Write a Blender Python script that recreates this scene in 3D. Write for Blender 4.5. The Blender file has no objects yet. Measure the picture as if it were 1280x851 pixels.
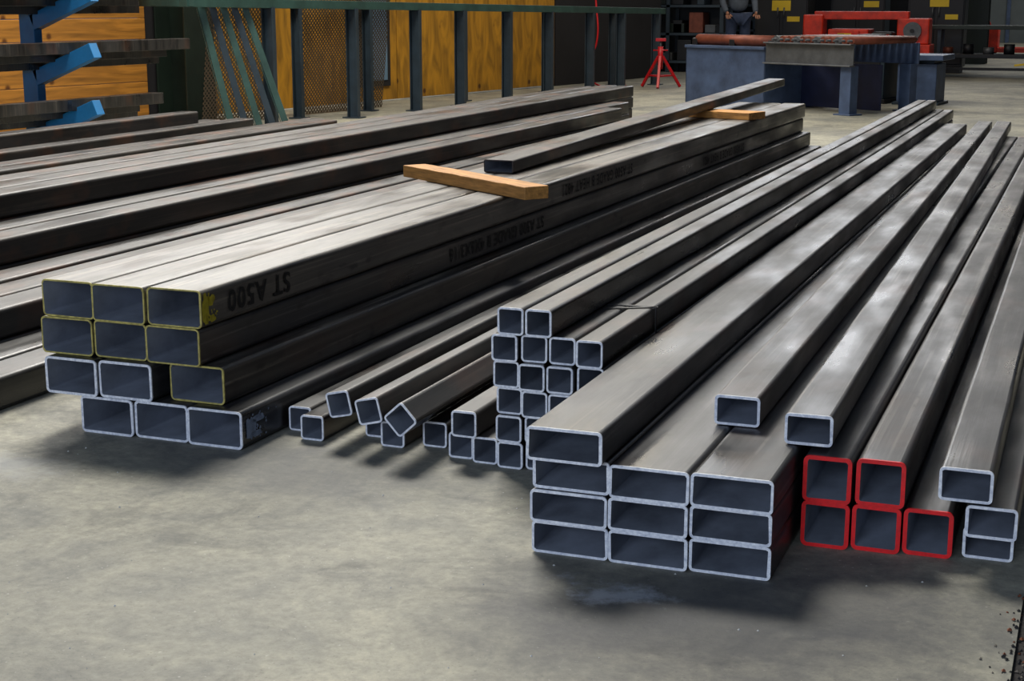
import bpy, math, random
from mathutils import Vector, Matrix
random.seed(4)
D=bpy.data; C=bpy.context; sc=C.scene
def lin(c): return tuple(((v/255)/12.92 if v/255<=.04045 else ((v/255+.055)/1.055)**2.4) for v in c)+(1,)
# ------------------------------------------------------------ materials
def newmat(name):
    m=D.materials.new(name); m.use_nodes=True; nt=m.node_tree
    return m,nt,nt.nodes['Principled BSDF']
def mat(name,col,rough=.6,metal=0,var=.25,scale=6,bump=0,stretch=(1,1,1),spec=.5):
    m,nt,b=newmat(name); N=nt.nodes; L=nt.links
    tc=N.new('ShaderNodeTexCoord'); mp=N.new('ShaderNodeMapping'); mp.inputs['Scale'].default_value=stretch
    oi=N.new('ShaderNodeObjectInfo'); ad=N.new('ShaderNodeVectorMath'); ad.operation='ADD'
    mu=N.new('ShaderNodeMath'); mu.operation='MULTIPLY'; mu.inputs[1].default_value=37
    L.new(oi.outputs['Random'],mu.inputs[0]); L.new(tc.outputs['Object'],mp.inputs[0])
    L.new(mp.outputs[0],ad.inputs[0]); L.new(mu.outputs[0],ad.inputs[1])
    n=N.new('ShaderNodeTexNoise'); n.inputs['Scale'].default_value=scale; n.inputs['Detail'].default_value=5; n.inputs['Roughness'].default_value=.62
    L.new(ad.outputs[0],n.inputs['Vector'])
    r=N.new('ShaderNodeValToRGB'); c=lin(col)
    r.color_ramp.elements[0].position=.3; r.color_ramp.elements[1].position=.72
    r.color_ramp.elements[0].color=tuple(v*(1-var) for v in c[:3])+(1,)
    r.color_ramp.elements[1].color=tuple(min(1,v*(1+var)) for v in c[:3])+(1,)
    L.new(n.outputs['Fac'],r.inputs[0]); L.new(r.outputs[0],b.inputs['Base Color'])
    b.inputs['Roughness'].default_value=rough; b.inputs['Metallic'].default_value=metal
    b.inputs['Specular IOR Level'].default_value=spec
    if bump:
        bp=N.new('ShaderNodeBump'); bp.inputs['Strength'].default_value=bump; bp.inputs['Distance'].default_value=.004
        L.new(n.outputs['Fac'],bp.inputs['Height']); L.new(bp.outputs[0],b.inputs['Normal'])
    return m
def steelmat(name,c1,c2,rough=.36,spec=.9,rust=0,scuff=(150,140,126),sc_amt=.35):
    m,nt,b=newmat(name); N=nt.nodes; L=nt.links
    tc=N.new('ShaderNodeTexCoord'); oi=N.new('ShaderNodeObjectInfo')
    mu=N.new('ShaderNodeMath'); mu.operation='MULTIPLY'; mu.inputs[1].default_value=53
    L.new(oi.outputs['Random'],mu.inputs[0])
    def noise(st,sca,det=5):
        mp=N.new('ShaderNodeMapping'); mp.inputs['Scale'].default_value=st
        ad=N.new('ShaderNodeVectorMath'); ad.operation='ADD'
        L.new(tc.outputs['Object'],mp.inputs[0]); L.new(mp.outputs[0],ad.inputs[0]); L.new(mu.outputs[0],ad.inputs[1])
        n=N.new('ShaderNodeTexNoise'); n.inputs['Scale'].default_value=sca; n.inputs['Detail'].default_value=det
        L.new(ad.outputs[0],n.inputs['Vector']); return n
    def mixc(f,a,bb,mode='MIX'):
        x=N.new('ShaderNodeMixRGB'); x.blend_type=mode
        for s_,i_ in ((f,'Fac'),(a,'Color1'),(bb,'Color2')):
            if isinstance(s_,(float,tuple)): x.inputs[i_].default_value=s_
            else: L.new(s_,x.inputs[i_])
        return x.outputs[0]
    def ramp(src,p0,p1,c0,c1_):
        r=N.new('ShaderNodeValToRGB'); r.color_ramp.elements[0].position=p0; r.color_ramp.elements[1].position=p1
        r.color_ramp.elements[0].color=c0; r.color_ramp.elements[1].color=c1_; L.new(src,r.inputs[0]); return r.outputs[0]
    n1=noise((22,.35,22),2,5); n2=noise((3,.8,3),2.2,7); n3=noise((60,1.2,60),3,3)
    mx=N.new('ShaderNodeMath'); mx.operation='ADD'; L.new(n1.outputs['Fac'],mx.inputs[0]); L.new(n2.outputs['Fac'],mx.inputs[1])
    hf=N.new('ShaderNodeMath'); hf.operation='MULTIPLY'; hf.inputs[1].default_value=.5; L.new(mx.outputs[0],hf.inputs[0])
    base=ramp(hf.outputs[0],.38,.64,lin(c1),lin(c2))
    hs=N.new('ShaderNodeHueSaturation'); mr=N.new('ShaderNodeMapRange'); mr.inputs['To Min'].default_value=.7; mr.inputs['To Max'].default_value=1.3
    L.new(oi.outputs['Random'],mr.inputs[0]); L.new(mr.outputs[0],hs.inputs['Value']); L.new(base,hs.inputs['Color'])
    last=hs.outputs[0]
    n5=noise((40,.7,40),1.6,6)
    last=mixc(ramp(n5.outputs['Fac'],.56,.70,(0,0,0,1),(sc_amt,)*3+(1,)),last,lin(scuff))
    n6=noise((10,4,10),2.4,7)
    last=mixc(ramp(n6.outputs['Fac'],.55,.68,(0,0,0,1),(.75,.75,.75,1)),last,lin((16,15,16)))
    if rust:
        n4=noise((4,2.2,4),1.5,6)
        last=mixc(ramp(n4.outputs['Fac'],.54,.70,(0,0,0,1),(rust,rust,rust,1)),last,lin((92,56,34)))
    L.new(last,b.inputs['Base Color'])
    ro=N.new('ShaderNodeMapRange'); ro.inputs['From Min'].default_value=.35; ro.inputs['From Max'].default_value=.65; ro.inputs['To Min'].default_value=rough-.12; ro.inputs['To Max'].default_value=rough+.2
    L.new(n2.outputs['Fac'],ro.inputs[0]); L.new(ro.outputs[0],b.inputs['Roughness'])
    b.inputs['Specular IOR Level'].default_value=spec
    bp=N.new('ShaderNodeBump'); bp.inputs['Strength'].default_value=.15; bp.inputs['Distance'].default_value=.002
    L.new(n3.outputs['Fac'],bp.inputs['Height']); L.new(bp.outputs[0],b.inputs['Normal'])
    return m
STEEL=steelmat('mill_scale_steel',(17,17,20),(56,55,57),.38,.85,.22,(140,134,126),.32)
STEELW=steelmat('warm_mill_scale_steel',(30,28,27),(90,84,76),.40,.85,.2,(170,158,140),.45)
STEELD=steelmat('dark_mill_scale_steel',(15,14,15),(42,39,37),.38,.8,.35,(110,100,88),.25)
STEELB=steelmat('rust_bloomed_steel',(19,17,17),(50,44,39),.44,.7,.75,(120,104,86),.3)
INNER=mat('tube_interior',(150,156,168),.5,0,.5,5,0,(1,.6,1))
WHITE=mat('saw_cut_edge',(228,233,248),.45,0,.35,90)
YEL=mat('yellow_marked_edge',(176,162,90),.5,0,.5,60)
RED=mat('red_sprayed_edge',(232,12,18),.4,0,.2,60)
SMEAR=mat('pale_paint_smear',(120,134,158),.6,0,.4,40)
WOOD=mat('dunnage_wood',(184,130,66),.7,0,.45,5,.4,(1.5,12,12))
INK=mat('stencil_ink',(14,14,15),.7,0,.3,30)
BLK=mat('black_enamel',(15,16,21),.5,0,.3)
SLATE=mat('slate_blue_enamel',(66,82,110),.5,0,.35,5)
SLATED=mat('dark_slate_enamel',(40,54,64),.5,0,.3,6)
GRNR=mat('green_grey_enamel',(50,80,74),.5,0,.3,6)
GREEN=mat('dark_green_enamel',(20,32,24),.5,0,.35,4)
BLUE=mat('blue_rack_enamel',(30,112,170),.4,0,.2,4)
ORANGE=mat('orange_enamel',(200,44,14),.45,0,.4,6)
REDP=mat('red_enamel',(200,16,30),.4,0,.15)
LABEL=mat('yellow_label',(225,190,30),.5,0,.1)
RUSTR=mat('rusty_roller',(120,62,44),.5,.3,.35,9)
GALV=mat('grey_steel',(90,92,94),.45,.4,.25,10)
RUB=mat('rubber',(15,15,16),.7,0,.1)
# ------------------------------------------------------------ mesh helpers
def obj(name,verts,faces,mats,fm=None,smooth=False):
    me=D.meshes.new(name); me.from_pydata(verts,[],faces)
    for m in (mats if isinstance(mats,(list,tuple)) else [mats]): me.materials.append(m)
    if fm:
        for p,i in zip(me.polygons,fm): p.material_index=i
    if smooth:
        for p in me.polygons: p.use_smooth=True
    me.update(); o=D.objects.new(name,me); sc.collection.objects.link(o); return o
def empty(name,loc=(0,0,0),rz=0):
    e=D.objects.new(name,None); e.location=loc; e.rotation_euler=(0,0,rz); sc.collection.objects.link(e); return e
def par(o,p): o.parent=p; return o
def box(name,lo,hi,m,p=None,bev=.004,rot=None,loc=None):
    x0,y0,z0=lo;x1,y1,z1=hi; cx,cy,cz=(x0+x1)/2,(y0+y1)/2,(z0+z1)/2
    v=[(x-cx,y-cy,z-cz) for z in (z0,z1) for x,y in ((x0,y0),(x1,y0),(x1,y1),(x0,y1))]
    f=[(3,2,1,0),(4,5,6,7),(0,1,5,4),(1,2,6,5),(2,3,7,6),(3,0,4,7)]
    o=obj(name,v,f,m); o.location=(cx,cy,cz)
    if rot: o.rotation_euler=rot
    if bev:
        b=o.modifiers.new('b','BEVEL'); b.width=bev; b.segments=2
    if p: o.parent=p
    return o
def cyl(name,a,b,r,m,p=None,seg=16,r2=None):
    a=Vector(a);b=Vector(b); d=b-a; q=d.to_track_quat('Z','Y'); r2=r if r2 is None else r2
    v=[];n=seg
    for k,(pt,rr) in enumerate(((a,r),(b,r2))):
        for i in range(n):
            t=2*math.pi*i/n; v.append(pt+q@Vector((rr*math.cos(t),rr*math.sin(t),0)))
    f=[(i,(i+1)%n,n+(i+1)%n,n+i) for i in range(n)]+[tuple(range(n-1,-1,-1)),tuple(range(n,2*n))]
    o=obj(name,[tuple(x) for x in v],f,m)
    for i,pl in enumerate(o.data.polygons):
        if i<n: pl.use_smooth=True
    if p: o.parent=p
    return o
def beam(name,a,b,w,h,m,p=None):
    a=Vector(a);b=Vector(b); d=b-a; L=d.length
    o=box(name,(-w/2,-h/2,0),(w/2,h/2,L),m,None,.003)
    q=d.to_track_quat('Z','Y'); o.rotation_mode='QUATERNION'; o.rotation_quaternion=q; o.location=(a+b)/2
    if p: o.parent=p
    return o
def rrect(w,h,r,n=4):
    pts=[]
    for cx,cz,a0 in ((w/2-r,h/2-r,0),(-w/2+r,h/2-r,90),(-w/2+r,-h/2+r,180),(w/2-r,-h/2+r,270)):
        for i in range(n+1):
            a=math.radians(a0+90*i/n); pts.append((cx+r*math.cos(a),cz+r*math.sin(a)))
    return pts
def tube(name,xl,z,w,h,y0,y1,dx=0,rim=WHITE,t=.006,steel=STEEL,rot=0,dz=0,p=None,r=None,center=False,band=.004):
    r=r or min(w,h)*.10+.003; g=.0006
    L=math.hypot(y1-y0,dx); ow=rrect(w-2*g,h-2*g,r); iw=rrect(w-2*g-2*t,h-2*g-2*t,max(r-t,.003)); n=len(ow)
    rows=[(ow,0),(ow,band),(ow,L-band),(ow,L),(iw,L),(iw,0)]
    v=[(a,y,c) for pr,y in rows for a,c in pr]; f=[];fm=[];
    # saw burr: slightly uneven inner lip
    for i in range(n):
        a,y,c=v[5*n+i]; k=1+random.uniform(-.02,.012); v[5*n+i]=(a*k,y,c*k)
    for k in range(6):
        k2=(k+1)%6
        for i in range(n):
            j=(i+1)%n
            f.append((k*n+i,k*n+j,k2*n+j,k2*n+i)); fm.append({0:1,1:0,2:1,3:1,4:2,5:1}[k])
    o=obj(name,v,f,[steel,rim,INNER],fm)
    for i,pl in enumerate(o.data.polygons):
        if i//n in (0,1,2,4) and (i%n)%5!=4: pl.use_smooth=True
    for e in o.data.edges:
        a,b=e.vertices
        if a//n==b//n and a//n in (0,3,4,5): e.use_edge_sharp=True
    cx,cz=(xl,z) if center else (xl+w/2,z+h/2)
    o.matrix_world=Matrix.Translation((cx,y0,cz))@Matrix.Rotation(-math.atan2(dx,y1-y0),4,'Z')@Matrix.Rotation(math.atan2(dz,L),4,'X')@Matrix.Rotation(-rot,4,'Y')
    if p: o.parent=p
    return o
R=random.uniform
# ------------------------------------------------------------ floor
def floormat():
    m,nt,b=newmat('worn_concrete'); N=nt.nodes; L=nt.links
    tc=N.new('ShaderNodeTexCoord')
    def noise(s,d=8,ro=.6,dis=0):
        n=N.new('ShaderNodeTexNoise'); n.inputs['Scale'].default_value=s; n.inputs['Detail'].default_value=d; n.inputs['Roughness'].default_value=ro; n.inputs['Distortion'].default_value=dis
        L.new(tc.outputs['Object'],n.inputs['Vector']); return n
    def ramp(src,p0,p1,c0,c1):
        r=N.new('ShaderNodeValToRGB'); r.color_ramp.elements[0].position=p0; r.color_ramp.elements[1].position=p1
        r.color_ramp.elements[0].color=c0; r.color_ramp.elements[1].color=c1; L.new(src,r.inputs[0]); return r
    def mix(fac,a,bb,mode='MIX'):
        x=N.new('ShaderNodeMixRGB'); x.blend_type=mode
        for s,i in ((fac,'Fac'),(a,'Color1'),(bb,'Color2')):
            if isinstance(s,(float,int)): x.inputs[i].default_value=s
            elif isinstance(s,tuple): x.inputs[i].default_value=s
            else: L.new(s,x.inputs[i])
        return x.outputs[0]
    base=ramp(noise(1.5,9,.7,.5).outputs['Fac'],.34,.64,lin((126,125,117)),lin((176,171,152))).outputs[0]
    fine=ramp(noise(34,7,.75).outputs['Fac'],.3,.7,(.68,.68,.69,1),(1.18,1.18,1.16,1)).outputs[0]
    c=mix(1.,base,fine,'MULTIPLY')
    mid=ramp(noise(7,7,.75,.8).outputs['Fac'],.38,.62,(.80,.81,.83,1),(1.08,1.08,1.06,1)).outputs[0]
    c=mix(1.,c,mid,'MULTIPLY')
    speck=ramp(noise(120,2,.5).outputs['Fac'],.28,.36,(.5,.5,.5,1),(1,1,1,1)).outputs[0]
    c=mix(.6,c,speck,'MULTIPLY')
    pale=ramp(noise(90,2,.5).outputs['Fac'],.70,.74,(0,0,0,1),(.6,.6,.6,1)).outputs[0]
    c=mix(pale,c,lin((205,200,190)))
    blot=ramp(noise(2.3,8,.7,1.2).outputs['Fac'],.54,.70,(0,0,0,1),(.55,.55,.55,1)).outputs[0]
    c=mix(blot,c,lin((92,93,92)))
    def floor_patch(c,px,py,rad,col,amt,sx=1,sy=1):
        mp=N.new('ShaderNodeMapping'); mp.inputs['Location'].default_value=(-px*sx,-py*sy,0); mp.inputs['Scale'].default_value=(sx,sy,1)
        L.new(tc.outputs['Object'],mp.inputs[0])
        nn=noise(6,7,.7); av=N.new('ShaderNodeVectorMath'); av.operation='MULTIPLY_ADD'
        L.new(nn.outputs['Color'],av.inputs[0]); av.inputs[1].default_value=(.6,.6,0); L.new(mp.outputs[0],av.inputs[2])
        sb=N.new('ShaderNodeVectorMath'); sb.operation='SUBTRACT'; L.new(av.outputs[0],sb.inputs[0]); sb.inputs[1].default_value=(.3,.3,0)
        ln=N.new('ShaderNodeVectorMath'); ln.operation='LENGTH'; L.new(sb.outputs[0],ln.inputs[0])
        r=ramp(ln.outputs['Value'],rad*.3,rad,(amt,amt,amt,1),(0,0,0,1))
        return mix(r.outputs[0],c,lin(col))
    c=floor_patch(c,-.70,2.64,.48,(66,66,70),.75,.8,1.2)  # dark stain on the concrete before the wide tube stack
    c=floor_patch(c,-.42,2.86,.42,(66,68,74),.65,.9,1.2)  # soft darker blue-grey patch before the red-marked tubes
    c=floor_patch(c,-.88,2.78,.12,(190,196,206),.5,1,1.6)
    c=floor_patch(c,-2.6,3.05,.25,(190,192,194),.35,1,2)
    c=floor_patch(c,-1.9,3.3,.42,(80,82,88),.55,.6,1.2)  # soft darker blue-grey patch near the left stack's front right corner
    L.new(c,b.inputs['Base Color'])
    rr=N.new('ShaderNodeMapRange'); rr.inputs['To Min'].default_value=.65; rr.inputs['To Max'].default_value=.85
    L.new(blot,rr.inputs[0]); L.new(rr.outputs[0],b.inputs['Roughness']); b.inputs['Specular IOR Level'].default_value=.3
    bp=N.new('ShaderNodeBump'); bp.inputs['Strength'].default_value=.25; bp.inputs['Distance'].default_value=.004
    L.new(noise(40,6,.7).outputs['Fac'],bp.inputs['Height']); L.new(bp.outputs[0],b.inputs['Normal'])
    return m
FL=floormat()
fl=empty('floor')
def slab(n,x0,x1,y0,y1,m=FL,z=0):
    o=obj(n,[(x0,y0,z),(x1,y0,z),(x1,y1,z),(x0,y1,z),(x0,y0,z-.1),(x1,y0,z-.1),(x1,y1,z-.1),(x0,y1,z-.1)],
      [(0,1,2,3),(7,6,5,4),(0,4,5,1),(1,5,6,2),(2,6,7,3),(3,7,4,0)],m); return par(o,fl)
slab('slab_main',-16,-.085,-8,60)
slab('slab_side',-.045,9,-8,60)
DIRT=mat('joint_dirt',(46,42,40),.95,0,.5,60,.6)
slab('expansion_joint',-.085,-.045,-8,60,DIRT,-.008)
v=[];f=[];fm=[]
for i in range(1100):
    y=R(1.6,5.0); x=-.065+random.gauss(0,.016) if i<600 else -.062+random.gauss(0,.035); s=R(.0015,.0065)
    if x<-.103 and y>3: continue
    zb=0 if not(-.085<x<-.045) else -.008
    k=len(v); q=[(1,0,0),(-.9,.1,0),(0,1,.1),(.1,-1,0),(0,0,.8),(0,0,-.3)]
    a=R(0,6.28)
    for qx,qy,qz in q:
        qx*=R(.7,1.3);qy*=R(.6,1.1)
        v.append((x+s*(qx*math.cos(a)-qy*math.sin(a)),y+s*(qx*math.sin(a)+qy*math.cos(a)),zb+s*(qz+.3)))
    for t in ((0,2,4),(2,1,4),(1,3,4),(3,0,4),(2,0,5),(1,2,5),(3,1,5),(0,3,5)): f.append(tuple(k+e for e in t)); 
    mi=random.choice((0,0,0,1,2)); fm+= [mi]*8
obj('gravel_debris',v,f,[mat('dark_gravel',(45,42,40),.9),mat('tan_gravel',(140,128,112),.9),mat('rusty_gravel',(120,70,45),.9)],fm)
v=[];f=[]
for i in range(90):
    x=R(-3.2,-.2); y=R(2.0,3.3); s=R(.001,.0035); k=len(v)
    for q in ((1,0,0),(-1,.3,0),(0,1,0),(0,-1,0),(.2,0,1)): v.append((x+s*q[0],y+s*q[1],s*q[2]))
    for t in ((0,2,4),(2,1,4),(1,3,4),(3,0,4)): f.append(tuple(k+e for e in t))
obj('floor_crumbs',v,f,mat('pale_chips',(200,200,195),.9))
# ------------------------------------------------------------ left stack of 6x4 tubes
LS=empty('rectangular_steel_tube_stack')
w,h=.170,.104
def row(P,n,x0,z,w,h,y0,y1,dx,rim,**k):
    for i in range(n):
        tube('tube_%d'%len(P.children),x0+i*w,z,w,h,y0+R(-.008,.008),y1+R(-.02,.06),dx,rim,p=P,**k)
row(LS,3,-2.575,0,w,h,3.385,11.5,.08,WHITE,t=.0065)
row(LS,2,-2.68,h,w,h,3.375,11.45,.08,WHITE,t=.0065)
row(LS,1,-2.311,h,w,h,3.425,11.5,.08,YEL,t=.0045,steel=STEELW)
row(LS,3,-2.71,2*h,w,h,3.41,11.48,.08,YEL,t=.0045)
row(LS,3,-2.70,3*h,w,h,3.40,11.43,.085,YEL,t=.0045,steel=STEELW)
def stencil(P,s,x,y,z,size,dx=.08/8.1):
    cu=D.curves.new('stencil_text','FONT'); cu.body=s; cu.size=size; cu.space_character=1.2; cu.offset=.0012
    o=D.objects.new('mill_stencil',cu); sc.collection.objects.link(o); cu.materials.append(INK)
    M=Matrix(((0,0,1,0),(-1,0,0,0),(0,-1,0,0),(0,0,0,1)))
    o.matrix_world=Matrix.Translation((x,y,z))@Matrix.Rotation(-math.atan(dx),4,'Z')@M
    o.parent=P; return o
xr4=lambda y:-2.19+.0103*(y-3.4)+.0012
stencil(LS,"ST A500",xr4(3.87)+.001,3.87,4*h-.024,.082)
xr3=lambda y:-2.20+.0099*(y-3.4)+.0012
stencil(LS,"ST A500 GRADE B 4X6X3/16",xr3(6.0)+.001,6.0,3*h-.03,.066)
stencil(LS,"ST A500 GRADE B HEAT 4821",xr4(7.2)+.001,7.2,4*h-.03,.066)
stencil(LS,"ST A500 GRADE B HEAT 4821",xr3(9.6)+.001,9.6,3*h-.03,.066)
YP=mat('yellow_spray',(176,160,30),.6,0,.5,30)
def spray(name,P,xf,y0,zlo,zhi,m,blobs,specks,sy):
    v=[];f=[]
    def blob(cy,cz,ry,rz,n=14):
        k=len(v); v.append((xf(cy)+.0006,cy,cz))
        for i in range(n):
            a=i*2*math.pi/n; q=R(.65,1.15); yy=max(y0,cy+ry*q*math.cos(a)); zz=min(zhi,max(zlo,cz+rz*q*math.sin(a))); v.append((xf(yy)+.0006,yy,zz))
        for i in range(n): f.append((k,k+1+i,k+1+(i+1)%n))
    for b_ in blobs: blob(*b_)
    for i in range(specks): blob(y0+.02+abs(random.gauss(0,sy)),R(zlo+.005,zhi-.005),R(.002,.005),R(.002,.005),7)
    par(obj(name,v,f,m),P)
zc=3*h+.052
spray('yellow_spray_mark',LS,xr4,3.404,zc-.044,zc+.044,YP,((3.422,zc,.022,.045,26),(3.45,zc+.02,.02,.014),(3.452,zc-.03,.018,.010)),24,.025)
xr1=lambda y:-2.065+.0099*(y-3.385)+.0006
spray('pale_paint_smear',LS,xr1,3.398,.012,h-.012,SMEAR,((3.42,.05,.03,.036,22),(3.46,.07,.04,.012),(3.45,.03,.03,.01)),30,.05)
# ------------------------------------------------------------ dunnage boards & loose tube on top
def board(name,a,b,w,h,z):
    a=Vector((a[0],a[1],0));b=Vector((b[0],b[1],0)); L=(b-a).length; e=(b-a).normalized()
    n=14; v=[];f=[]
    for i in range(n+1):
        t=L*i/n-L/2; wob=R(-.002,.002)
        for yy,zz in ((-w/2,0),(w/2,0),(w/2,h),(-w/2,h)): v.append((t,yy+wob+R(-.001,.001),zz+(R(-.001,.001) if zz else 0)))
    for i in range(n):
        for k in range(4): f.append((i*4+k,i*4+(k+1)%4,i*4+4+(k+1)%4,i*4+4+k))
    f+= [(3,2,1,0),tuple(n*4+k for k in range(4))]
    o=obj(name,v,f,WOOD); o.location=((a+b)/2+Vector((0,0,z))); o.rotation_euler=(0,0,math.atan2(e.y,e.x))
    m=o.modifiers.new('b','BEVEL'); m.width=.003; m.segments=2; m.limit_method='ANGLE'
    return o
T4=4*h+.001
board('wooden_dunnage_board',(-2.79,6.06),(-2.02,5.50),.11,.05,T4)
board('wooden_dunnage_board',(-2.62,9.98),(-2.10,9.80),.2,.045,T4)
tube('flat_rectangular_tube',-2.565,T4,.14,.058,6.3,12.3,.0,STEELB,t=.005,steel=STEELB,dz=.080)
# ------------------------------------------------------------ small square tubes
S=empty('loose_square_tube_pile'); s=.07
for x,z,y0 in ((-2.05,0,3.60),(-1.975,0,3.53),(-1.90,0,4.35),(-1.825,0,3.62),(-1.745,0,3.55),(-1.64,0,3.59),(-1.535,0,3.52),(-1.46,0,3.50),
    (-1.51,s,3.48)):
    tube('tube_%d'%len(S.children),x,z,s,s,y0,11.6+R(-.2,.5),R(-.01,.01),WHITE,t=.005,steel=STEELD,p=S)
for x,z,y0,ro in ((-1.852,.112,3.52,.22),(-1.745,.113,3.48,.24),(-1.625,.117,3.42,.74)):
    tube('tube_%d'%len(S.children),x,z,s,s,y0,11.2+R(-.2,.5),R(-.01,.01),WHITE,t=.005,steel=STEELD,rot=ro,p=S,center=True)
M=empty('square_steel_tube_bundle')
for k,(n,x0) in enumerate(((4,-1.385),(4,-1.387),(4,-1.39),(4,-1.396),(4,-1.396),(2,-1.378))):
    for i in range(n):
        tube('tube_%d'%len(M.children),x0+i*(s+.0035),k*s,s,s,3.48+R(-.012,.02),(12.15+R(-.03,.05)),.0,WHITE,t=.005,steel=STEELD,p=M)
def strap(name,P,x0,x1,z0,z1,y,m,lean=.0):
    t=.0015;wd=.014
    box(name+'_top',(x0,y,z1),(x1,y+wd,z1+t),m,P,0,rot=(0,0,lean)); 
    box(name+'_side',(x1,y,z0),(x1+t,y+wd,z1+t),m,P,0); box(name+'_side_far',(x0-t,y,z0),(x0,y+wd,z1+t),m,P,0)
strap('steel_strap',M,-1.236,-1.102,0.005,.3505,3.93,BLK)
box('steel_strap_tail',(-1.24,3.9,.3505),(-1.09,3.912,.352),BLK,M,0,rot=(0,0,.5))
# ------------------------------------------------------------ right stack wide tubes
RS=empty('wide_rectangular_tube_stack'); w=.1725; h3=.073
for k in range(3):
    for i in range(3):
        tube('tube_%d'%len(RS.children),-1.09+i*w+(.003 if k else 0)*(k-1),k*h3,w,h3,2.935+R(-.01,.015)-(.01 if k==2 and i==0 else 0),11.5,-.025,WHITE,t=.006,steel=STEEL,p=RS)
tube('tube_9',-1.088,3*h3,.168,.074,2.90,11.55,-.03,WHITE,t=.006,steel=STEEL,p=RS)
tube('rectangular_steel_tube',-.785,3*h3+.001,.105,.07,3.31,11.9,-.12,WHITE,t=.006)
tube('rectangular_steel_tube',-.605,3*h3+.001,.105,.07,3.21,11.95,-.17,WHITE,t=.006)
RD=empty('red_marked_square_tube_stack'); q=.1045
for i in range(3): tube('tube_%d'%i,-.558+i*(q+.0025),0,q,q,3.19+i*.012,11.5+.1*i,-.04,RED,t=.009,steel=STEEL,p=RD,band=.006)
for i in range(2): tube('tube_%d'%(3+i),-.556+i*(q+.006),q,q,q,3.18+i*.014,11.6,-.045,RED,t=.009,steel=STEEL,p=RD,band=.006)
WP=empty('loose_rectangular_tube_pile')
tube('tube_0',-.222,0,.105,.07,3.24,11.8,-.05,WHITE,t=.006,p=WP)
tube('tube_1',-.215,.07,.105,.07,3.17,11.8,-.06,WHITE,t=.006,p=WP)
tube('tube_2',-.273,.141,.11,.073,3.18,11.8,-.07,WHITE,t=.006,p=WP)
# ------------------------------------------------------------ back-left piles
BP=empty('long_steel_tube_pile')
def bt(x1,ztop,w,h,y0,y1,dx=0,st=STEELB): tube('tube_%d'%len(BP.children),x1-w,ztop-h,w,h,y0,y1,dx,STEELD,t=.006,steel=st,p=BP)
for k in range(4):
    zt=.1*(k+1)
    for x1,lv,far in ((-2.93,1,11.2),(-3.09,1,11.3),(-3.25,2,11.7),(-3.41,2,11.9),(-3.6,2,11.4),(-3.80,3,12.2),(-3.96,3,13.0),(-4.14,4,13.6),(-4.30,4,13.7),(-4.46,4,13.5),(-4.62,3,13.8)):
        if lv>k: bt(x1+R(-.004,.004),zt,.15,.1,3.0+R(-.1,.1),far+R(-.1,.1),.06,STEELD if x1>-3.3 else STEELB)
B2=empty('dark_steel_tube_pile')
for x1,zt,far in ((-5.35,.1,10.3),(-5.35,.2,10.3),(-5.35,.3,10.2),(-5.51,.1,10.4),(-5.51,.2,10.3),(-5.51,.3,10.3),(-5.67,.1,10.2),(-5.67,.2,10.1),
      (-6.0,.1,10.2),(-6.0,.2,10.2),(-6.0,.3,10.1),(-6.16,.1,10.3),(-6.16,.2,10.3),(-6.16,.3,9.9),(-6.16,.38,9.6)):
    tube('tube_%d'%len(B2.children),x1-.15,zt-.1,.15,.1,4.2,far,.03,STEELD,t=.006,steel=STEELB,p=B2)
# ------------------------------------------------------------ walls
def plymat(name,col,sx):
    m,nt,b=newmat(name); N=nt.nodes; L=nt.links
    tc=N.new('ShaderNodeTexCoord'); mp=N.new('ShaderNodeMapping'); mp.inputs['Scale'].default_value=(1,sx,.9 if sx>1 else 6)
    L.new(tc.outputs['Object'],mp.inputs[0])
    n=N.new('ShaderNodeTexNoise'); n.inputs['Scale'].default_value=2.2; n.inputs['Detail'].default_value=6; n.inputs['Distortion'].default_value=1.2
    L.new(mp.outputs[0],n.inputs['Vector']); r=N.new('ShaderNodeValToRGB'); c=lin(col)
    e=r.color_ramp.elements; e[0].position=.3; e[0].color=tuple(v*.4 for v in c[:3])+(1,); e[1].position=.64; e[1].color=c
    L.new(n.outputs['Fac'],r.inputs[0])
    vo=N.new('ShaderNodeTexVoronoi'); vo.inputs['Scale'].default_value=3.2; L.new(tc.outputs['Object'],vo.inputs['Vector'])
    k=N.new('ShaderNodeValToRGB'); k.color_ramp.elements[0].position=.06; k.color_ramp.elements[1].position=.13
    k.color_ramp.elements[0].color=(.25,.18,.1,1); k.color_ramp.elements[1].color=(1,1,1,1); L.new(vo.outputs['Distance'],k.inputs[0])
    x=N.new('ShaderNodeMixRGB'); x.blend_type='MULTIPLY'; x.inputs['Fac'].default_value=1; L.new(r.outputs[0],x.inputs['Color1']); L.new(k.outputs[0],x.inputs['Color2'])
    L.new(x.outputs[0],b.inputs['Base Color']); b.inputs['Roughness'].default_value=.6
    return m
PLY=plymat('plywood',(196,140,30),3); PLY2=plymat('plywood_siding',(190,128,48),.5)
DARKW=mat('dark_wall_sheet',(24,22,25),.8,0,.4,2)
wx=lambda y:-8.7+.195*(y-12.7)
ang=-math.atan(.195)
WL=empty('wall_left',(wx(12.7),12.7,0),ang)
def wp(n,s0,s1,z0,z1,m,x0=-.06,x1=0): box(n,(x0,s0,z0),(x1,s1,z1),m,WL,.004)
for i in range(14): wp('siding_%d'%i,-8.0,.05,i*.2,i*.2+.195,PLY2)
for i in range(6): wp('plywood_sheet_%d'%i,.45+i*1.22,.45+i*1.22+1.21,.02,2.5,PLY)
wp('dark_sheet',7.8,11,.0,2.8,DARKW)
wp('upper_sheet',-8,10.5,2.8,4.2,DARKW)
wp('stud_dark',.05,.45,0,2.8,DARKW,-.1,-.06)
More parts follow.
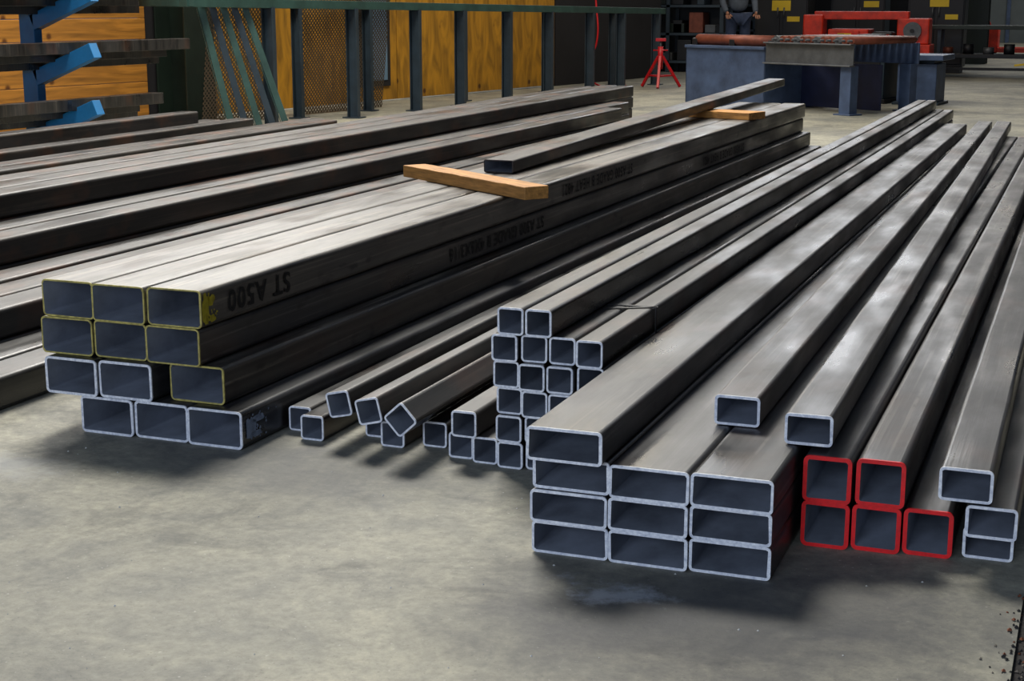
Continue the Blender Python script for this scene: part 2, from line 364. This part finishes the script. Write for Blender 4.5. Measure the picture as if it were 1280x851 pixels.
wp('window_frame',3.35,3.95,.18,2.3,DARKW,0,.02)
wp('window_pane',3.42,3.88,.25,2.25,mat('frosted_glazing',(110,140,168),.4,0,.15,2),.02,.03)
CO=empty('steel_column',(-8.45,13.05,0),ang)
box('flange_front',(.18,-.2,0),(.2,.2,4.2),GREEN,CO); box('flange_back',(-.2,-.2,0),(-.18,.2,4.2),GREEN,CO); box('web',(-.18,-.01,0),(.18,.01,4.2),GREEN,CO)
box('base_plate',(-.26,-.26,0),(.26,.26,.02),GREEN,CO)
WB=empty('wall_back'); 
box('panel',(-8,32,0),(-3.0,32.2,4.6),DARKW,WB)
box('lintel',(-3,32,3.4),(2,32.2,4.6),DARKW,WB)
box('panel_right',(2,32,0),(6,32.2,4.6),DARKW,WB)
box('header',(-8,32,9.2),(6,32.2,10),DARKW,WB)
for i in range(6): box('rib_%d'%i,(-7.6+i*.8,31.94,0),(-7.5+i*.8,32,4.2),BLK,WB)
for i in range(8): box('added_mullion_%d'%i,(-8+i*2,31.95,4.6),(-7.9+i*2,32.1,9.2),BLK,WB)  # unseen window bars, added around the back sheen lamp
WR=empty('shade_wall_right'); box('panel',(6,-4,0),(6.2,32,7.5),DARKW,WR)  # unseen dark wall, added to darken the tubes' right faces
for i in range(9): box('post_%d'%i,(5.85,-3.5+i*4,0),(6,-3.3+i*4,7.5),BLK,WR)
OW=empty('neighbouring_bay_wall'); box('panel',(-7,46,0),(6,46.2,5),mat('pale_sheet_wall',(90,98,100),.7,0,.2,1),OW)
for i in range(10): box('rib_%d'%i,(-6.5+i*1.2,45.9,0),(-6.4+i*1.2,46,5),SLATE,OW)
# ------------------------------------------------------------ rail rack
RK=empty('steel_frame_rack')
rl=lambda y:-7.43+.156*(y-12.1)
zr=lambda y:1.14-.0135*(y-12)
def chan(n,x,y,h,m,wd=.1):
    box(n+'_web',(x-wd/2,y,0),(x+wd/2,y+.008,h),m,RK,0); box(n+'_flange_a',(x-wd/2,y-.05,0),(x-wd/2+.01,y,h),m,RK,0); box(n+'_flange_b',(x+wd/2-.01,y-.05,0),(x+wd/2,y,h),m,RK,0)
    box(n+'_foot',(x-wd*.8,y-.09,0),(x+wd*.8,y+.06,.012),m,RK,0)
for i,y in enumerate((12.75,14.05,15.18,16.07,17.1,18.1,19.2,20.1,21.2)): chan('upright_%d'%i,rl(y),y,zr(y)-.03,SLATED,.12)
for i,y in enumerate((13.8,15.0,16.9,18.9,20.8)): chan('rear_upright_%d'%i,rl(y)-.45,y,zr(y)-.03,SLATED,.1)
beam('top_rail',(rl(11.6),11.6,zr(11.6)),(rl(21.4),21.4,zr(21.4)),.09,.08,GRNR,RK)
beam('rear_top_rail',(rl(11.8)-.45,11.8,zr(11.8)),(rl(21.4)-.45,21.4,zr(21.4)),.07,.07,GRNR,RK)
beam('end_rail',(rl(11.65)-.5,11.65,zr(11.65)+.0),(rl(11.65)+.05,11.65,zr(11.65)),.08,.07,GRNR,RK)
def perf():
    m,nt,b=newmat('expanded_metal'); N=nt.nodes; L=nt.links
    tc=N.new('ShaderNodeTexCoord'); mp=N.new('ShaderNodeMapping'); mp.inputs['Rotation'].default_value=(math.radians(45),0,0); mp.inputs['Scale'].default_value=(0.001,30,30)
    L.new(tc.outputs['Object'],mp.inputs[0]); c=N.new('ShaderNodeTexVoronoi'); c.inputs['Randomness'].default_value=0; c.inputs['Scale'].default_value=1
    L.new(mp.outputs[0],c.inputs['Vector']); g=N.new('ShaderNodeMath'); g.operation='LESS_THAN'; g.inputs[1].default_value=.34; L.new(c.outputs['Distance'],g.inputs[0])
    t=N.new('ShaderNodeBsdfTransparent'); x=N.new('ShaderNodeMixShader'); L.new(g.outputs[0],x.inputs[0]); L.new(b.outputs[0],x.inputs[1]); L.new(t.outputs[0],x.inputs[2])
    L.new(x.outputs[0],N['Material Output'].inputs[0]); b.inputs['Base Color'].default_value=lin((84,70,54)); b.inputs['Roughness'].default_value=.5
    return m
PF=perf()
for k,(y0,y1) in enumerate(((12.6,13.5),(14.0,15.5))):
    o=box('sheet_%d'%k,(-.002,y0,0),(.002,y1,1.25),PF,RK,0); o.name='expanded_metal_sheet_%d'%k; o.rotation_euler=(0,.12,ang); o.location=(rl((y0+y1)/2)-.58,(y0+y1)/2,.63)
for i in range(5):
    P=empty('slotted_angle_bar'); yb=11.9+i*.15; 
    a=Vector((rl(yb)+.10+.03*i,yb+.12,0.0)); b=Vector((rl(yb)-.12,yb-.03-.01*i,1.22))
    mm=SLATED if i%2 else GRNR
    beam('leg_a',a,b,.06,.005,mm,P); beam('leg_b',a+Vector((.03,.03,0)),b+Vector((.03,.03,0)),.005,.06,mm,P)
    for k in range(14):
        t=(k+.5)/14; c=a.lerp(b,t); d=(b-a).normalized()*.012
        beam('slot_%d'%k,c-d+Vector((0,-.003,0)),c+d+Vector((0,-.003,0)),.018,.004,BLK,P)
# ------------------------------------------------------------ blue cantilever rack
CR=empty('blue_cantilever_rack')
for j,y in enumerate((7.0,10.2)):
    x=-8.02+(-.0 if j else -.5)
    box('column_%d'%j,(x-.07,y-.05,0),(x+.07,y+.05,2.3),BLUE,CR,.006)
    box('base_%d'%j,(x-.1,y-.05,0),(x+.7,y+.05,.08),BLUE,CR,.006)
    for k,z in enumerate((.12,.56,.99,1.42,1.85)):
        beam('arm_%d_%d'%(j,k),(x+.05,y,z),(x+.60,y,z+.22),.1,.12,BLUE,CR)
for k,z in enumerate((.12,.56,.99,1.42)):
    for i in range(3):
        x=-7.95+i*.15; zz=z+.11+i*.063
        beam('stored_bar_%d_%d'%(k,i),(x-.45,6.2,zz),(x+.12,11.2+R(-.2,.5),zz),.12,.09,STEELD,CR)
# ------------------------------------------------------------ red jack stand
JS=empty('red_jack_stand',(-5.75,20.5,0),.3)
for i in range(3):
    a=i*2.094+.4; beam('leg_%d'%i,(.3*math.cos(a),.3*math.sin(a),0.01),(.03*math.cos(a),.03*math.sin(a),.42),.035,.035,REDP,JS)
    b=a+2.094; beam('brace_%d'%i,(.2*math.cos(a),.2*math.sin(a),.16),(.2*math.cos(b),.2*math.sin(b),.16),.02,.02,REDP,JS)
cyl('tube',(0,0,.25),(0,0,.55),.035,REDP,JS); cyl('screw',(0,0,.5),(0,0,.63),.018,GALV,JS); box('head',(-.07,-.04,.62),(.07,.04,.66),REDP,JS)
cyl('handle',(-.1,0,.5),(.1,0,.5),.01,REDP,JS)
cu=D.curves.new('red_air_hose','CURVE'); cu.dimensions='3D'; cu.bevel_depth=.012; sp=cu.splines.new('BEZIER'); pts=[(-6.6,20.2,1.9),(-6.55,20.1,1.2),(-6.5,20.0,.6),(-6.65,20.0,.25),(-6.5,20.2,.02),(-6.2,20.4,.02)]
sp.bezier_points.add(len(pts)-1)
for b_,p_ in zip(sp.bezier_points,pts): b_.co=p_; b_.handle_left_type=b_.handle_right_type='AUTO'
cu.materials.append(REDP); sc.collection.objects.link(D.objects.new('red_air_hose',cu))
# ------------------------------------------------------------ roller conveyor table
RC=empty('roller_conveyor_table',(-4.55,17.3,0),math.atan2(-1.2,2.07))
Lx=2.39
box('end_panel',(0,0,0),(1.2,.02,.66),SLATE,RC); box('side_plate',(0,0,0),(.02,1.1,.66),SLATE,RC); box('side_plate_mid',(1.18,0,0),(1.2,1.1,.66),SLATE,RC)
box('top_flange',(0,-.03,.64),(1.2,.07,.67),SLATE,RC)
box('front_channel_web',(1.2,.0,.50),(Lx,.015,.72),GALV,RC); box('front_channel_top',(1.2,-.05,.71),(Lx,.03,.725),GALV,RC); box('front_channel_bottom',(1.2,-.05,.495),(Lx,.03,.51),GALV,RC)
box('rear_channel',(0,1.08,.50),(Lx,1.1,.72),SLATE,RC)
for k,(x,y) in enumerate(((Lx-.16,0),(Lx-.16,.98),(.04,.98))): box('leg_%d'%k,(x,y,0),(x+.14,y+.12,.5),SLATE,RC); box('foot_%d'%k,(x-.04,y-.04,0),(x+.18,y+.16,.015),SLATE,RC)
box('inner_panel',(1.2,.6,.02),(Lx-.1,.62,.5),mat('deep_blue_enamel',(22,30,62),.5),RC)
cyl('long_roller',(.1,.1,.73),(1.25,.1,.73),.06,RUSTR,RC,20)
cyl('roller_shaft',(.02,.1,.73),(1.33,.1,.73),.02,GALV,RC)
for i in range(12): 
    x=1.32+i*.093; cyl('roller_%d'%i,(x,.02,.755),(x,1.05,.755),.038,RUSTR if i%3 else GALV,RC); cyl('roller_pin_%d'%i,(x,-.04,.755),(x,1.1,.755),.012,GALV,RC)
for k in range(3): box('bearing_%d'%k,(.05+k*.57,.04,.66),(.13+k*.57,.16,.74),BLK,RC)
PM=empty('band_saw_base',(-2.62,18.4,0),-.2)
box('cabinet',(-.25,-.2,.05),(.22,.5,.62),SLATED,PM,.01); box('plinth',(-.28,-.23,0),(.25,.53,.05),BLK,PM); box('bed',(-.3,-.28,.62),(.28,.58,.70),GALV,PM,.01); 
box('door_panel',(-.2,-.212,.12),(.17,-.2,.55),BLK,PM); cyl('wheel_knob',(.0,-.26,.4),(0,-.2,.4),.04,GALV,PM); box('vice',(-.12,-.2,.70),(.12,.1,.78),BLK,PM)
SP=empty('steel_work_pedestal',(-2.05,18.3,0),-.1)
box('body',(-.22,-.2,.03),(.22,.3,.46),SLATE,SP,.01); box('base',(-.26,-.24,0),(.26,.34,.03),SLATED,SP); box('top_plate',(-.3,-.28,.50),(.3,.38,.56),SLATE,SP,.006); box('neck',(-.18,-.15,.46),(.18,.25,.50),SLATED,SP); box('stop_block',(-.28,-.1,.56),(-.12,.1,.62),GALV,SP)
OM=empty('orange_band_saw',(-3.5,24,0),0)
box('base_beam',(-.95,-.3,.35),(.95,.3,.52),ORANGE,OM,.01)
for i,x in enumerate((-.9,-.3,.35,.8)): box('leg_%d'%i,(x,-.25,0),(x+.1,.25,.35),BLK,OM)
box('carriage',(-.55,-.32,.52),(.05,.3,.74),ORANGE,OM,.02); box('head_left',(-.95,-.2,.52),(-.65,.2,.95),ORANGE,OM,.02); box('head_right',(.45,-.2,.52),(.92,.2,.9),ORANGE,OM,.02)
box('blade_beam',(-.8,-.1,.88),(.6,.1,1.0),ORANGE,OM,.01); box('motor',(.1,-.3,.52),(.4,.1,.7),BLK,OM,.02)
for i in range(3): cyl('cylinder_%d'%i,(-.6+.55*i,-.36,.44),(-.3+.55*i,-.36,.44),.05,BLK,OM)
for i in range(5): box('guard_%d'%i,(-.62+i*.22,-.36,.53),(-.52+i*.22,-.3,.62+.05*(i%3)),BLK if i%2 else ORANGE,OM)
cyl('hand_wheel',(.68,-.26,.72),(.68,-.2,.72),.13,GALV,OM,20); cyl('hand_wheel_hub',(.68,-.3,.72),(.68,-.2,.72),.03,BLK,OM)
box('label',(-.4,-.335,.58),(-.2,-.325,.68),LABEL,OM,0)
def cabinet(x0,x1,y,h,labels):
    P=empty('black_control_cabinet',((x0+x1)/2,y,0)); w=(x1-x0)/2
    box('body',(-w,0,.1),(w,.6,h),BLK,P,.01); box('plinth',(-w+.03,.03,0),(w-.03,.57,.1),BLK,P)
    for i in range(2): box('door_%d'%i,(-w+.03+i*w,-.02,.15),(-.02+i*w,0,h-.05),BLK,P,.006); cyl('handle_%d'%i,(-.05+.1*i,-.05,.9),(-.05+.1*i,-.05,1.05),.012,GALV,P)
    for i,(lx,lz,lw,lh) in enumerate(labels): box('label_%d'%i,(lx,-.03,lz),(lx+lw,-.02,lz+lh),LABEL,P,0)
cabinet(-5.45,-4.6,25,2.0,((-.15,1.0,.3,.16),(0.1,.83,.2,.08)))
cabinet(-4.5,-3.6,26.5,1.9,((.1,1.05,.25,.1),))
cabinet(-3.2,-2.3,26.2,2.0,((-.1,1.06,.3,.12),(.15,.86,.2,.08)))
for sx,sy in ((-6.9,25.0),(-6.2,28.5)):
    SH=empty('storage_shelving',(sx,sy,0))
    for x in (-.9,0,.9):
        for y in (0,.6): box('post',(x-.03,y,0),(x+.03,y+.05,2.2),SLATED,SH,0)
    for z in (.15,.6,1.05,1.5,2.0): box('shelf',(-.93,0,z),(.93,.65,z+.04),SLATED,SH,0)
    box('back_sheet',(-.93,.65,0),(.93,.66,2.2),BLK,SH,0)
    for i in range(26):
        x=R(-.85,.7); z=(.19,.64,1.09,1.54)[i%4]; box('bin_%d'%i,(x,.08,z),(x+R(.12,.28),.5,z+R(.1,.34)),random.choice((BLK,RUSTR,SLATED,BLK,GALV,GREEN,BLK)),SH,.01)
WBn=empty('wheeled_work_bench',(-2.0,25,0))
box('top',(-.72,-.35,.73),(.95,.35,.79),GREEN,WBn,.006); box('lower_shelf',(-.55,-.3,.30),(.85,.3,.36),BLK,WBn,.006)
for i,(x,y) in enumerate(((-.55,-.3),(.8,-.3),(-.55,.25),(.8,.25))):
    box('leg_%d'%i,(x,y,.12),(x+.05,y+.05,.73),SLATED,WBn,0)
    cyl('caster_%d'%i,(x-.0,y+.02,.07),(x+.05,y+.02,.07),.07,RUB,WBn); cyl('caster_rim_%d'%i,(x-.004,y+.02,.07),(x+.054,y+.02,.07),.03,GALV,WBn)
beam('brace',(-.5,-.3,.14),(.8,-.3,.14),.04,.04,BLK,WBn)
beam('push_handle',(.6,-.3,.2),(.98,-.3,.25),.03,.03,LABEL,WBn)
for i in range(4): cyl('stored_item_%d'%i,(-.4+.3*i,-.1,.36),(-.4+.3*i,-.1,.36+.1+.05*(i%2)),.08,(RUSTR,BLK,GALV,BLK)[i],WBn)
DP=empty('pale_blue_door',(-3.0,29.5,0)); box('leaf',(-.35,0,.02),(.15,.05,2.1),mat('pale_blue_paint',(150,185,205),.5),DP); box('frame_a',(-.42,-.02,0),(-.35,.07,2.15),SLATED,DP); box('frame_b',(.15,-.02,0),(.22,.07,2.15),SLATED,DP); box('frame_top',(-.42,-.02,2.1),(.22,.07,2.17),SLATED,DP); cyl('knob',(.08,-.04,1.0),(.08,0,1.0),.03,GALV,DP)
PS=empty('green_steel_post',(-2.45,30.5,0)); box('flange_a',(-.22,-.2,0),(.22,-.17,4.2),GREEN,PS); box('flange_b',(-.22,.17,0),(.22,.2,4.2),GREEN,PS); box('web',(-.015,-.17,0),(.015,.17,4.2),GREEN,PS)
FB=empty('orange_pallet_jack',(-1.9,36,0)); box('fork_a',(-.5,-.4,.05),(.7,-.25,.15),ORANGE,FB); box('fork_b',(-.5,.25,.05),(.7,.4,.15),ORANGE,FB); box('pump_body',(-.7,-.3,.05),(-.5,.3,.6),ORANGE,FB,.02); beam('handle',(-.65,0,.5),(-.95,0,1.2),.05,.05,ORANGE,FB); cyl('wheel',(-.6,-.1,.09),(-.6,.1,.09),.09,RUB,FB)
# ------------------------------------------------------------ person (standing worker)
def skin(name,verts,edges,radii,m,P,root=0,sub=2):
    me=D.meshes.new(name); me.from_pydata(verts,edges,[]); me.materials.append(m); o=D.objects.new(name,me); sc.collection.objects.link(o)
    sk=o.modifiers.new('s','SKIN'); sk.use_smooth_shade=True
    for i,r in enumerate(radii):
        dd=me.skin_vertices[0].data[i]; dd.radius=r if isinstance(r,tuple) else (r,r); dd.use_root=(i==root)
    ss=o.modifiers.new('ss','SUBSURF'); ss.levels=sub; ss.render_levels=sub; o.parent=P; return o
PE=empty('standing_worker',(-5.22,22.8,0),.5)
JEAN=mat('denim',(48,60,86),.85,0,.25,20); SHIRT=mat('grey_work_shirt',(84,92,104),.85,0,.25,12); SKN=mat('skin',(176,124,98),.55,0,.08); HAIR=mat('dark_hair',(40,28,20),.7); BOOT=mat('leather_boot',(48,34,24),.6)
skin('trousers',[(0,0,.98),(.1,0,.9),(.11,-.01,.5),(.12,.02,.1),(-.1,0,.9),(-.12,-.03,.5),(-.13,.02,.1)],[(0,1),(1,2),(2,3),(0,4),(4,5),(5,6)],[(.15,.12),.1,.072,.058,.1,.072,.058],JEAN,PE)
skin('shirt',[(0,0,.98),(0,0,1.2),(0,0,1.4),(.19,0,1.42),(.24,.0,1.15),(.22,-.14,.98),(-.19,0,1.42),(-.25,0,1.15),(-.22,-.15,.99)],[(0,1),(1,2),(2,3),(3,4),(4,5),(2,6),(6,7),(7,8)],[(.165,.125),(.15,.115),(.17,.12),.07,.05,.04,.07,.05,.04],SHIRT,PE)
skin('head',[(0,0,1.42),(0,-.005,1.53),(0,-.02,1.62),(0,-.01,1.70)],[(0,1),(1,2),(2,3)],[.062,.058,(.078,.095),(.075,.088)],SKN,PE)
skin('hair',[(0,.02,1.66),(0,.01,1.745)],[(0,1)],[(.084,.095),(.07,.085)],HAIR,PE)
for sgn in (-1,1):
    cyl('eye',(sgn*.03,-.108,1.645),(sgn*.03,-.116,1.645),.009,HAIR,PE); skin('ear',[(sgn*.078,0,1.62),(sgn*.086,0,1.66)],[(0,1)],[.012,.014],SKN,PE,0,1)
    hx=sgn*.22; hy=-.15
    skin('palm',[(hx,hy,.985),(hx-.01*sgn,hy-.06,.955)],[(0,1)],[(.022,.032),(.018,.04)],SKN,PE)
    for k in range(4): 
        xx=hx-.03*sgn+.02*k*sgn; skin('finger_%d'%k,[(xx,hy-.07,.95),(xx,hy-.1,.93),(xx,hy-.115,.90-.004*(k%3))],[(0,1),(1,2)],[.009,.0085,.0075],SKN,PE,0,1)
    skin('thumb',[(hx-.03*sgn,hy-.04,.965),(hx-.055*sgn,hy-.065,.945),(hx-.06*sgn,hy-.09,.93)],[(0,1),(1,2)],[.011,.01,.008],SKN,PE,0,1)
    skin('boot',[(sgn*.125,.03,.1),(sgn*.125,.03,.05),(sgn*.14,-.12,.04)],[(0,1),(1,2)],[.06,.05,(.045,.04)],BOOT,PE)
skin('nose',[(0,-.11,1.635),(0,-.128,1.605)],[(0,1)],[.008,.013],SKN,PE,0,1)
box('mouth',(-.022,-.112,1.572),(.022,-.105,1.578),mat('lips',(150,80,75),.5),PE,0)
# ------------------------------------------------------------ lights
def area(name,loc,tgt,sx,sy,power,col):
    l=D.lights.new(name,'AREA'); l.shape='RECTANGLE'; l.size=sx; l.size_y=sy; l.energy=power; l.color=col
    o=D.objects.new(name,l); sc.collection.objects.link(o); o.location=loc
    o.rotation_euler=(Vector(tgt)-Vector(loc)).to_track_quat('-Z','Y').to_euler(); return o
area('skylight_lamp',(-5.5,10.0,8.5),(-1.8,3.2,0),3.5,2,1450,(1,.97,.9))
area('sheen_fill_back',(-5.5,31.8,6.9),(-4.0,0,5.5),6,4.2,330,(.95,.97,1))  # unseen lamp added to put a sheen on the tube tops
area('sheen_fill_left',(-10.8,14,6.3),(-2,9,0),9,2.4,750,(1,.97,.92))  # added lamp with no known window behind it, brightens left stack tops
area('bay_door_lamp',(-1.2,-6,2.6),(-1.8,4,0),4,3,390,(.66,.78,1))
area('high_bay_lamp',(-5.5,17,5.5),(-7.5,16,.5),2,2,170,(1,.9,.72))
area('high_bay_lamp',(-6.0,9,5.5),(-8.5,10.5,.5),2,2,190,(1,.92,.78))
area('high_bay_lamp',(-2.5,21,6),(-2.5,22,0),3,3,90,(1,.86,.66))
area('far_bay_lamp',(-1,38,7),(-1,38,0),5,5,400,(1,.92,.8))
W=D.worlds.new('sky'); sc.world=W; W.use_nodes=True; bg=W.node_tree.nodes['Background']
bg.inputs['Color'].default_value=(.55,.72,1,1); bg.inputs['Strength'].default_value=.12
# ------------------------------------------------------------ camera
cd=D.cameras.new('camera'); cam=D.objects.new('camera',cd); sc.collection.objects.link(cam)
cd.sensor_width=36; cd.lens=54; cd.clip_end=200
cam.location=(0,0,1.16); cam.rotation_euler=(math.radians(90-12.48),0,math.radians(21.1)); sc.camera=cam
sc.view_settings.view_transform='Standard'
